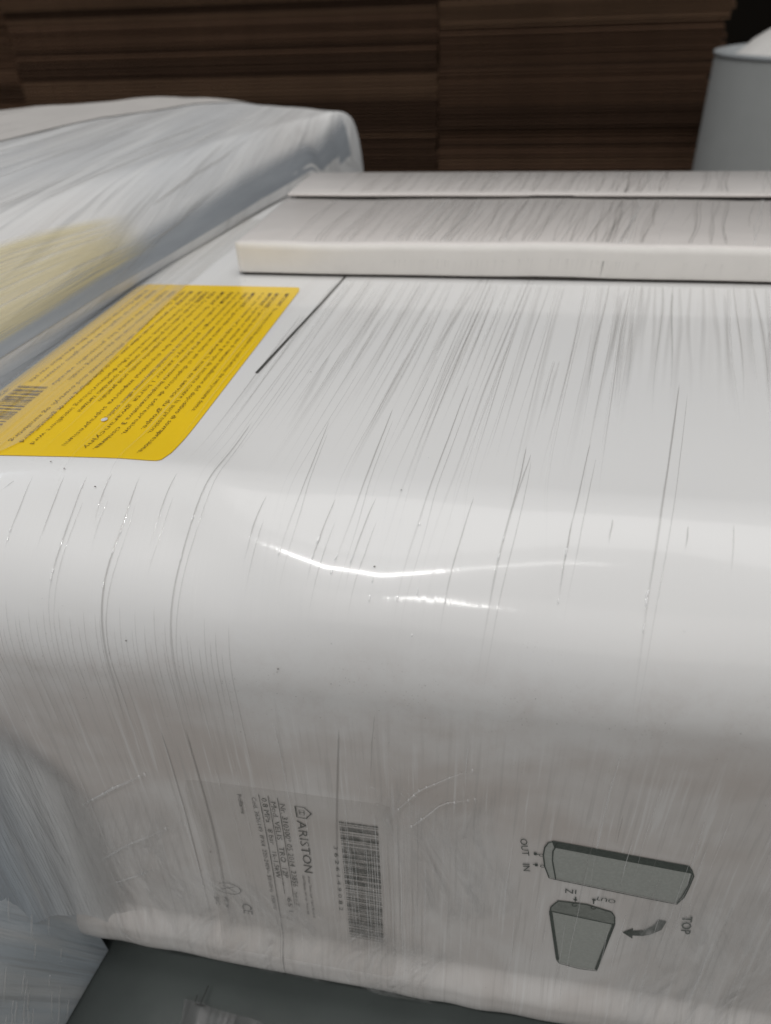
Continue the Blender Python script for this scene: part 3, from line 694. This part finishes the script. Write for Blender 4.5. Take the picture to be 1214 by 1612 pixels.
# crumbs of dirt on the film
cr = []
for (x, s, r) in [(-.1586, .4932, .0007), (-.1657, .49, .0004), (-.1435, .5002, .0005), (-.0338, .3177, .0008), (-.0879, .401, .0004), (-.1608, .2754, .0008), (-.0381, .5224, .0005), (-.0331, .4917, .0005), (-.1129, .6785, .0008), (.0190, .3200, .0006), (-.1230, .5550, .0006), (-.0690, .5600, .0004)] + \
        [(R_.uniform(-.18, .12), R_.gauss(.57, .02), R_.uniform(.00010, .0002)) for _ in range(60)] + [(R_.uniform(-.18, .16), R_.uniform(.3, .76), R_.uniform(.00008, .00016)) for _ in range(50)]:
    r = min(r, .00036) if r > .0003 else r
    a0 = R_.uniform(0, 6); c0 = surf(x, s, .0005); e1 = surf(x + .001, s, .0005) - c0; e2 = surf(x, s + .001, .0005) - c0; e3 = surf(x, s, .0015) - c0
    vs_ = [c0 + (e1 * cos(a0 + t) * r * R_.uniform(.7, 1.6) + e2 * sin(a0 + t) * r * R_.uniform(.4, .9)) * 1000 for t in (0, 1.3, 2.5, 3.8, 5.1)] + [c0 + e3 * 500 * r]
    cr.append(([v.tolist() for v in vs_], [(0, 1, 5), (1, 2, 5), (2, 3, 5), (3, 4, 5), (4, 0, 5)]))
V_, F_ = merge(cr); obj('dirt_crumb', V_, F_, M['speck'], heater, False, kind='stuff')

# ------------------------------------------------------------------ packing boards lying on the heater
def board(name, label, x0, x1, y0, y1, z0, z1, mat, edge_mat, r=.005):
    root = empty(name, label, 'packing board', (0, 0, 0))
    # rounded-front slab profile in (y,z), extruded along x with rounded left end
    n = 8; pr = [(y1, z0), (y1, z1)] + [(y0 + r - r * sin(t), z1 - r + r * cos(t)) for t in np.linspace(0, pi / 2, n)] + [(y0 + r * .4 - r * .4 * cos(t), z0 + r * .4 - r * .4 * sin(t)) for t in np.linspace(0, pi / 2, 4)]
    xx = np.r_[x0, x0 + r * .3, x0 + r, np.linspace(x0 + r, x1, 40)[1:]]; ins = np.r_[r, r * .3, 0, np.zeros(39)]
    P_ = np.zeros((len(xx), len(pr), 3)); cy, cz = (y0 + y1) / 2, (z0 + z1) / 2
    for i, x in enumerate(xx):
        for j, (y, z) in enumerate(pr):
            yy = y0 + ins[i] if y < y0 + ins[i] else y
            wob = .0006 * sin(x * 23 + 1) + .0003 * sin(x * 71)
            P_[i, j] = (x, yy + wob * (y < y0 + .02), min(z, z1 - ins[i] * .6) + (wob * .6 if z > z0 + .004 else 0))
    k = 3
    gridobj('board_face', P_[:, :k + 3], mat, root, P_[:, :k + 3, :2].copy(), flip=False)
    gridobj('foam_edge', P_[:, k + 2:], edge_mat, root, P_[:, k + 2:, :2].copy())
    e = [tuple(p) for p in P_[0]]
    obj('board_end', e, [tuple(range(len(e)))], edge_mat, root, False)
    return root
b1 = board('packing_board', 'thick white packing board across the heater, nearer one with pale rounded foam edge', -.170, .70, .436, .560, .0015, .0205, M['panel'], M['foamedge'])
b1g = boxmesh('gap_shadow_strip', -.166, .69, .4372, .442, .0004, .0032, M['gap'], b1)  # dark strip stands in for the shadow under the front edge
b2 = board('packing_board', 'thinner grey white packing board, farther one with a dark gap under its front edge', -.166, .70, .549, .625, .0222, .0240, M['panel'], M['panel'], .0009)
boxmesh('gap_shadow_strip', -.160, .69, .5497, .598, .0207, .0228, M['gap'], b2)  # dark strip paints the shadow in the gap between the boards
# film creases over the boards
def bsurf(x, y, off):
    x = np.asarray(x, float); y = np.asarray(y, float); z = np.where(y > .549, .0245, .0212)
    z = np.where(y < .442, .0215 - .019 * np.clip((.442 - y) / .009, 0, 1) ** 1.3, z); yy = np.maximum(y, .4345 - .0)
    return np.stack([x, yy - off * (y < .441), z + off], -1)
FS = {}
for grp, root, ya, yb in (('a', b1, .432, .545), ('b', b2, .5495, .622)):
    for mt, cnt in (('fdark', 30), ('fclear', 46), ('fsoft', 46), ('flight', 26)):
        lst = []
        for i in range(cnt):
            r_ = FS.get((mt, i))
            if r_ is None: r_ = FS[(mt, i)] = (R_.uniform(-.14, .20) if i % 3 else R_.uniform(-.07, .06), R_.uniform(.85, 1.25), R_.choice((.0006, .0010)), R_.random())
            x, kf, w_, pr_ = r_; k = dirx(x) * kf + .04
            y0 = ya if pr_ < .85 else ya + .04; y1 = yb if pr_ > .15 else yb - .03
            lst.append(fold_vf([(x + k * (y - .43) + .0012 * sin(y * 60 + i), y) for y in np.linspace(y0, y1, 14)], w_ * (3.2 if mt == 'fsoft' else 1), .00006 if mt == 'fsoft' else .0002, surf_f=bsurf, jitter=.0003, taper=False, vend=.45))
        V_, F_, U_ = merge_f(lst); obj('film_crease', V_, F_, M[mt], root, True, U_, kind='stuff')

# ------------------------------------------------------------------ neighbouring package on the left
pk = empty('wrapped_package', 'bulky foam padded package wrapped in streaky film, left of the white heater', 'package', (0, 0, 0))
yk = [-.30, .16, .22, .29, .39, .50, .60, .70, .76, .80]
xk = [-.245, -.245, -.243, -.238, -.230, -.215, -.203, -.186, -.172, -.158]
wk = [.09, .09, .085, .08, .065, .05, .042, .032, .020, .010]
def package_rear():
    ys_ = np.concatenate([np.linspace(.16, .76, 100)[:-1], np.linspace(.76, .80, 26)])
    rows_, uvs_ = [], []
    for y in ys_:
        x0 = np.interp(y, yk, xk); w_ = np.interp(y, yk, wk)
        te = np.clip((y - .775) / .025, 0, 1); drop = .014 * (1 - sqrt(max(0, 1 - te ** 2)))
        zb = .002 if y < .705 else -.02 * smooth01((y - .705) / .02)
        pts = [(-.2435, -.275), (-.2435, -.02)] if y < .705 else [(x0 - .002, -.275), (x0 - .001, -.05)]
        pts += [(x0 - .0, float(zb))]
        H0 = .050
        for t in np.linspace(0.06, 1, 22):
            e = np.interp(y, [.3, .6, .8], [1.0, .62, .42])
            pts.append((x0 - w_ * t, float(zb) + (H0 - zb) * (1 - (1 - t) ** 2) ** e))
        xe = x0 - w_
        for t in np.linspace(0, 1, 60)[1:]:
            x = xe - t * (.78 + xe + .0); crown = .015 * sin(pi * min(1, (xe - x) / .46)) if (xe - x) < .46 else -.09 * ((xe - x - .46) / .4) ** 1.6
            pts.append((x, H0 + crown))
        pts.append((-.80, -.275))
        ac = 0; row, ur = [], []
        for i, (x, z) in enumerate(pts):
            if i: ac += sqrt((x - pts[i - 1][0]) ** 2 + (z - pts[i - 1][1]) ** 2)
            lump = .0008 * sin(x * 37 + y * 9) + .0005 * sin(x * 83 - y * 7) + .0002 * sin(x * 190 + y * 5)
            top = 1 if z > .012 else 0
            zz = z - drop * (z > -.05) + lump * top
            yy_ = y - max(0, -.36 - x) * .80 * float(smooth01((y - .45) / .35))
            row.append((x, yy_, zz)); ur.append((ac - 1.0 if False else x + (.0 if z > .0 else z), y))
        rows_.append(row); uvs_.append(ur)
    P_ = np.array(rows_); Uv = np.array(uvs_)
    g = gridobj('foam_wrap', P_, M['foam'], pk, Uv, flip=True)
    obj('end_wrap', [tuple(p) for p in P_[-1]], [tuple(range(P_.shape[1]))], M['cap'], pk, False)
    return P_
PK = package_rear(); PKY = PK[:, 5, 1].copy()
def on_pack(x, y, off=0):
    """height of the package top at x,y, read off the lofted rows"""
    f = float(np.interp(y, PKY, np.arange(len(PKY)))); i = min(int(f), len(PKY) - 2); f -= i; z = []
    for r in (PK[i][2:-1], PK[i + 1][2:-1]):
        o = np.argsort(r[:, 0]); z.append(float(np.interp(x, r[o, 0], r[o, 2])))
    return z[0] * (1 - f) + z[1] * f + off
# rounded smooth end cap showing at the far left of the package
pc = []
for k in range(60):
    x = -.262 - .52 * k / 59; y0 = float(np.interp(-x, [.262, .30, .363, .378, .39, .42, .80], [.785, .752, .655, .534, .44, .34, .30]))
    ye = .799
    pc.append([(x, y0 + (ye - y0) * j / 39 - max(0, -.36 - x) * .80 * float(smooth01((y0 + (ye - y0) * j / 39 - .45) / .35)), on_pack(x, y0 + (ye - y0) * j / 39, .0008)) for j in range(40)])
gridobj('end_cap', np.array(pc), M['cap'], pk, np.array(pc)[:, :, :2].copy())
# blue foam in the valley beside the heater, the valley's shadow painted into its colour
bl = []
for y in np.linspace(.17, .78, 120):
    x0 = np.interp(y, yk, xk); wv = .014 * (1 - .3 * y)
    bl.append([(x0 - .0012 - wv * j / 9, y, on_pack(x0 - .0012 - wv * j / 9, y, .0009)) for j in range(10)])
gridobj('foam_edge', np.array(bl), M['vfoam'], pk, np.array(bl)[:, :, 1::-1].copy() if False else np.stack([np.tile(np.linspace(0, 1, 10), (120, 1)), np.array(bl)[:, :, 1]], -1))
# second yellow label showing dimly through the film
yl = []; yu = []
for k in range(40):
    t = k / 39; y = .215 + .24 * t
    xa_ = np.interp(y, yk, xk) - .004; wd = .060 * (1 - .75 * t)
    yl.append([(xa_ - wd * j / 27, y, on_pack(xa_ - wd * j / 27, y, .0010)) for j in range(28)]); yu.append([(t, j / 27) for j in range(28)])
gridobj('warning_label', np.array(yl), M['yfilm'], pk, np.array(yu))
lst = []
def psurf(x, y, off):
    x = np.asarray(x, float); y = np.asarray(y, float)
    return np.stack([x, y, np.array([on_pack(a_, b_) for a_, b_ in zip(x.ravel(), y.ravel())]).reshape(x.shape) + off], -1)
for i in range(70):
    x = R_.uniform(-.62, -.21); y0 = R_.uniform(.2, .6); y1 = min(.77, y0 + R_.uniform(.06, .25)); k = .08
    lst.append(fold_vf([(x + k * (y - y0), y) for y in np.linspace(y0, y1, 6)], R_.uniform(.0008, .003), .0008, surf_f=psurf, jitter=.002, off=.0004))
V_, F_, U_ = merge_f(lst); obj('film_crease', V_, F_, M['fclear'], pk, True, U_, kind='stuff')

# front wrap: the near side of the package, beside the heater's front corner
rows_, uvs_ = [], []
for y in np.linspace(.1555, -.30, 60):
    xw = -.187 - (.1555 - y) * .22 + .004 * sin(y * 22 + .6)
    pts = [(xw + .0, -.274)]
    for z in np.linspace(-.27, -.03, 46):
        bul = .010 * sin((z + .27) / .24 * pi) * (1 if y < .1 else max(0, (.155 - y) / .055)) + .0012 * sin(z * 90 + y * 55)
        pts.append((xw + bul * .6 - max(0, (z + .16)) * .30, z))
    x_l, z_l = pts[-1]
    for t in np.linspace(0, 1, 12)[1:]: pts.append((x_l - .05 * t, z_l + .05 * sin(t * pi / 2)))
    pts += [(-.5, .03), (-.80, .0), (-.80, -.274)]
    rows_.append([(x, y, z) for x, z in pts]); uvs_.append([(y + z * .35, z) for x, z in pts])
P_ = np.array(rows_); gridobj('front_wrap', P_, M['bluefoam'], pk, np.array(uvs_))
obj('end_wrap', [tuple(p) for p in P_[0]], [tuple(range(P_.shape[1]))], M['bluefoam'], pk, False)
def wsurf(y, z, off):
    y = np.asarray(y, float); z = np.asarray(z, float); xw = -.187 - (.1555 - y) * .22 + .004 * np.sin(y * 22 + .6)
    bul = .010 * np.sin((z + .27) / .24 * pi) * np.clip((.155 - y) / .055, 0, 1) + .0012 * np.sin(z * 90 + y * 55)
    return np.stack([xw + bul * .6 - np.maximum(0, z + .16) * .30 + off, y, z], -1)
lst = []  # pale ridges that paint bright glints on the near wrap
for i in range(46):
    y = R_.uniform(.07, .145) if i > 12 else R_.uniform(.100, .118); z = R_.uniform(-.262, -.16) if i > 12 else R_.uniform(-.235, -.205); l_ = R_.uniform(.008, .022)
    lst.append(fold_vf([(y, z), (y - l_ * .35, z - l_ * .5), (y - l_ * .5, z - l_)], R_.uniform(.0008, .0020), .0007, surf_f=wsurf, jitter=.0006, off=.0006))
V_, F_, U_ = merge_f(lst); obj('film_ridge_glint', V_, F_, M['flight'], pk, True, U_, kind='stuff')
# film bridging from the heater's front face across to the package
rows_, uvs_ = [], []
plan = [(-.150, 0), (-.160, -.0004), (-.170, -.0016), (-.178, -.0045), (-.184, -.0095), (-.188, -.016), (-.1910, -.025), (-.1935, -.036), (-.196, -.048)]
plan = np.array(plan); dd = np.r_[0, np.cumsum(np.linalg.norm(np.diff(plan, axis=0), axis=1))]
for t in np.linspace(0, dd[-1], 60):
    x, yo = np.interp(t, dd, plan[:, 0]), np.interp(t, dd, plan[:, 1]); row, ur = [], []
    k_ = t / dd[-1]; zb = -.239 + .052 * float(smooth01((k_ - .05) / .80)); zt = -.12 + .07 * float(smooth01(k_ * 1.3))
    for j in range(60):
        z = zb + (zt - zb) * j / 59
        sv = LT + LA + (-R - z); yf_ = YF - float(DENT(x, sv)) - .0010
        l = .0003 * sin(t * 520 + z * 30) * float(smooth01((k_ - .1) / .3))
        row.append((x + l, yf_ + yo - l, z)); ur.append((k_, j / 59))
    rows_.append(row); uvs_.append(ur)
gridobj('film_bridge', np.array(rows_), M['bridge'], pk, np.array(uvs_))

# ------------------------------------------------------------------ steel deck below, with a film scrap on it
dk = empty('steel_deck', 'dark green grey steel deck seen below the heater bottom edge', 'platform', (0, 0, 0))
boxmesh('deck_plate', -1.1, 1.0, -.6, .86, -.32, -.2755, M['deck'], dk, .003)
for y in (.22, .56): boxmesh('support_batten', -.16, .75, y, y + .08, -.2752, -.2562, M['deck'], dk)
for (x, y) in ((-1.05, -.55), (.95, -.55), (-1.05, .81), (.95, .81)): boxmesh('leg', x - .03, x + .03, y - .03, y + .03, -.95, -.3205, M['deck'], dk)
rows_ = []
for i in range(30):
    u_ = i / 29; rows_.append([(-.140 + .10 * u_ + .01 * v_, .1390 - .010 * u_ - .05 * v_ , -.2745 + .002 * max(0, sin(u_ * 21)) * (1 - v_) + .0016 * (v_ < .12)) for v_ in np.linspace(0, 1, 12)])
sr = gridobj('film_scrap', np.array(rows_), M['scrap'], None, np.array(rows_)[:, :, :2].copy(), flip=True)
sr['label'] = 'pale scrap of clear film with a small arrow mark, on the dark deck'; sr['category'] = 'film scrap'
def flat_vf(pts, z): return [(x, y, z) for x, y in pts], [tuple(range(len(pts)))]
V_, F_ = merge([flat_vf([(-.1306, .137), (-.1295, .146), (-.1290, .146), (-.1300, .137)], -.2705), flat_vf([(-.1330, .1365), (-.1275, .1365), (-.1277, .1371), (-.1328, .1371)], -.2705), flat_vf([(-.1336, .1410), (-.1330, .1410), (-.1330, .1375), (-.1336, .1375)], -.2705)])
obj('arrow_mark', V_, F_, m_print('mark_ink', (.015, .015, .015)), sr, False)

# ------------------------------------------------------------------ floor
fl_ = obj('floor', [(-8, -8, -.95), (8, -8, -.95), (8, 12, -.95), (-8, 12, -.95)], [(0, 1, 2, 3)], M['floor'], None, False, kind='structure')

wl_ = obj('back_wall', [(-9, 7, -.95), (9, 7, -.95), (9, 7, 4.5), (-9, 7, 4.5)], [(0, 1, 2, 3)], m_simple('dark_hall_wall', (.016, .013, .010), .9, .1), None, False, kind='structure')
# ------------------------------------------------------------------ stacks of flat corrugated cartons behind
def sheet_mesh(name, W_, D_, T_, mat, seed):
    r = random.Random(seed); V, F = [], []
    def box(x0, x1, y0, y1, z0, z1):
        o = len(V); V.extend([(x, y, z) for x in (x0, x1) for y in (y0, y1) for z in (z0, z1)])
        F.extend([tuple(i + o for i in t) for t in ((0, 1, 3, 2), (4, 6, 7, 5), (0, 4, 5, 1), (2, 3, 7, 6), (0, 2, 6, 4), (1, 5, 7, 3))])
    lt = T_ * .13
    box(0, W_, 0, D_, 0, lt); box(0, W_, .0015, D_, T_ - lt, T_)
    n = int(W_ / .0042); o = len(V)
    for i in range(n + 1):
        x = W_ * i / n; z = lt if i % 2 == 0 else T_ - lt
        V.append((x, .0006, z)); V.append((x, .05, z)); V.append((x, .0006, z + lt * (1 if i % 2 == 0 else -1) * .9)); 
    for i in range(n):
        a = o + 3 * i; F.append((a, a + 3, a + 4, a + 1)); F.append((a, a + 2, a + 5, a + 3))
    me = bpy.data.meshes.new(name); me.from_pydata(V, [], F); me.materials.append(mat); me.update(); return me
YS = 1.5
sheets = [sheet_mesh('cardboard_sheet', .80, .55, .0062, M['card'][k % 3], k) for k in range(3)]
cols = [(-1.62, 'leftmost stack of flat brown corrugated cartons behind the wrapped packages'),
        (-.965, 'middle stack of flat brown corrugated cartons, between two narrow seams'),
        (-.155, 'right hand stack of flat brown corrugated cartons with ragged ends')]
cw = [.6565, .8115, .475]
R3 = random.Random(5)
for ci, ((x0, lab), W_) in enumerate(zip(cols, cw)):
    root = empty('carton_stack', lab, 'cardboard stack', (x0, YS, -.95), 'stacks of flat cartons behind')
    # lower hidden bulk as one bundle, then single sheets where they show
    boxmesh('lower_bundle', 0, W_, .01, .55, 0.001, .68, M['card'][0], root)
    z = .6815; k = 0; run = 0; off = 0; tint = 0
    while z < 1.30:
        if run <= 0:
            run = R3.choice((3, 4, 5, 6, 7)); off = R3.uniform(-.005, .006); tint = R3.choice((0, 0, 1, 2)); z += R3.choice((.0, .0015, .003)); shift = R3.uniform(-.004, .004)
        run -= 1
        me = sheets[tint if R3.random() < .88 else R3.randrange(3)]
        o = bpy.data.objects.new('cardboard_sheet', me); COL.objects.link(o); o.parent = root
        o.scale = ((W_ - .004 + (R3.uniform(-.012, .004) + shift * 2 if ci == 2 else 0)) / .80, 1, R3.uniform(.85, 1.1))
        o.location = (R3.uniform(0, .003), off + R3.uniform(-.0015, .0015), z); o.rotation_euler = (R3.uniform(-.002, .002), R3.uniform(-.0012, .0012), R3.uniform(-.002, .002))
        z += .0062 * o.scale[2] + R3.choice((.0001, .0003, .0006)); k += 1

# ------------------------------------------------------------------ grey tank with domed lid at the right
tk = empty('storage_tank', 'grey cylindrical tank with pale cone shaped lid at the right edge', 'tank', (.435, 1.22, -.95))
def lathe(name, prof_, mat, parent, n=96):
    a = np.linspace(0, 2 * pi, n + 1)
    P_ = np.array([[(r * cos(t), r * sin(t), z) for (r, z) in prof_] for t in a]); return gridobj(name, P_, mat, parent, P_[:, :, :2].copy(), flip=False)
RT = .182; ZT = .95 + .062
lathe('tank_body', [(0, .01), (RT * .98, .01), (RT, .03), (RT, ZT - .012), (RT - .001, ZT - .004)], M['tank'], tk)
lathe('tank_rim', [(RT - .001, ZT - .005), (RT + .0015, ZT - .004), (RT + .002, ZT), (RT - .004, ZT + .001), (RT - .006, ZT - .006), (RT - .02, ZT - .008)], M['tankrim'], tk)
lathe('dome_lid', [(RT - .018, ZT - .0085), (RT - .03, ZT - .003), (RT * .75, ZT + .012), (RT * .55, ZT + .034), (RT * .30, ZT + .048), (.0001, ZT + .054)], M['dome'], tk)
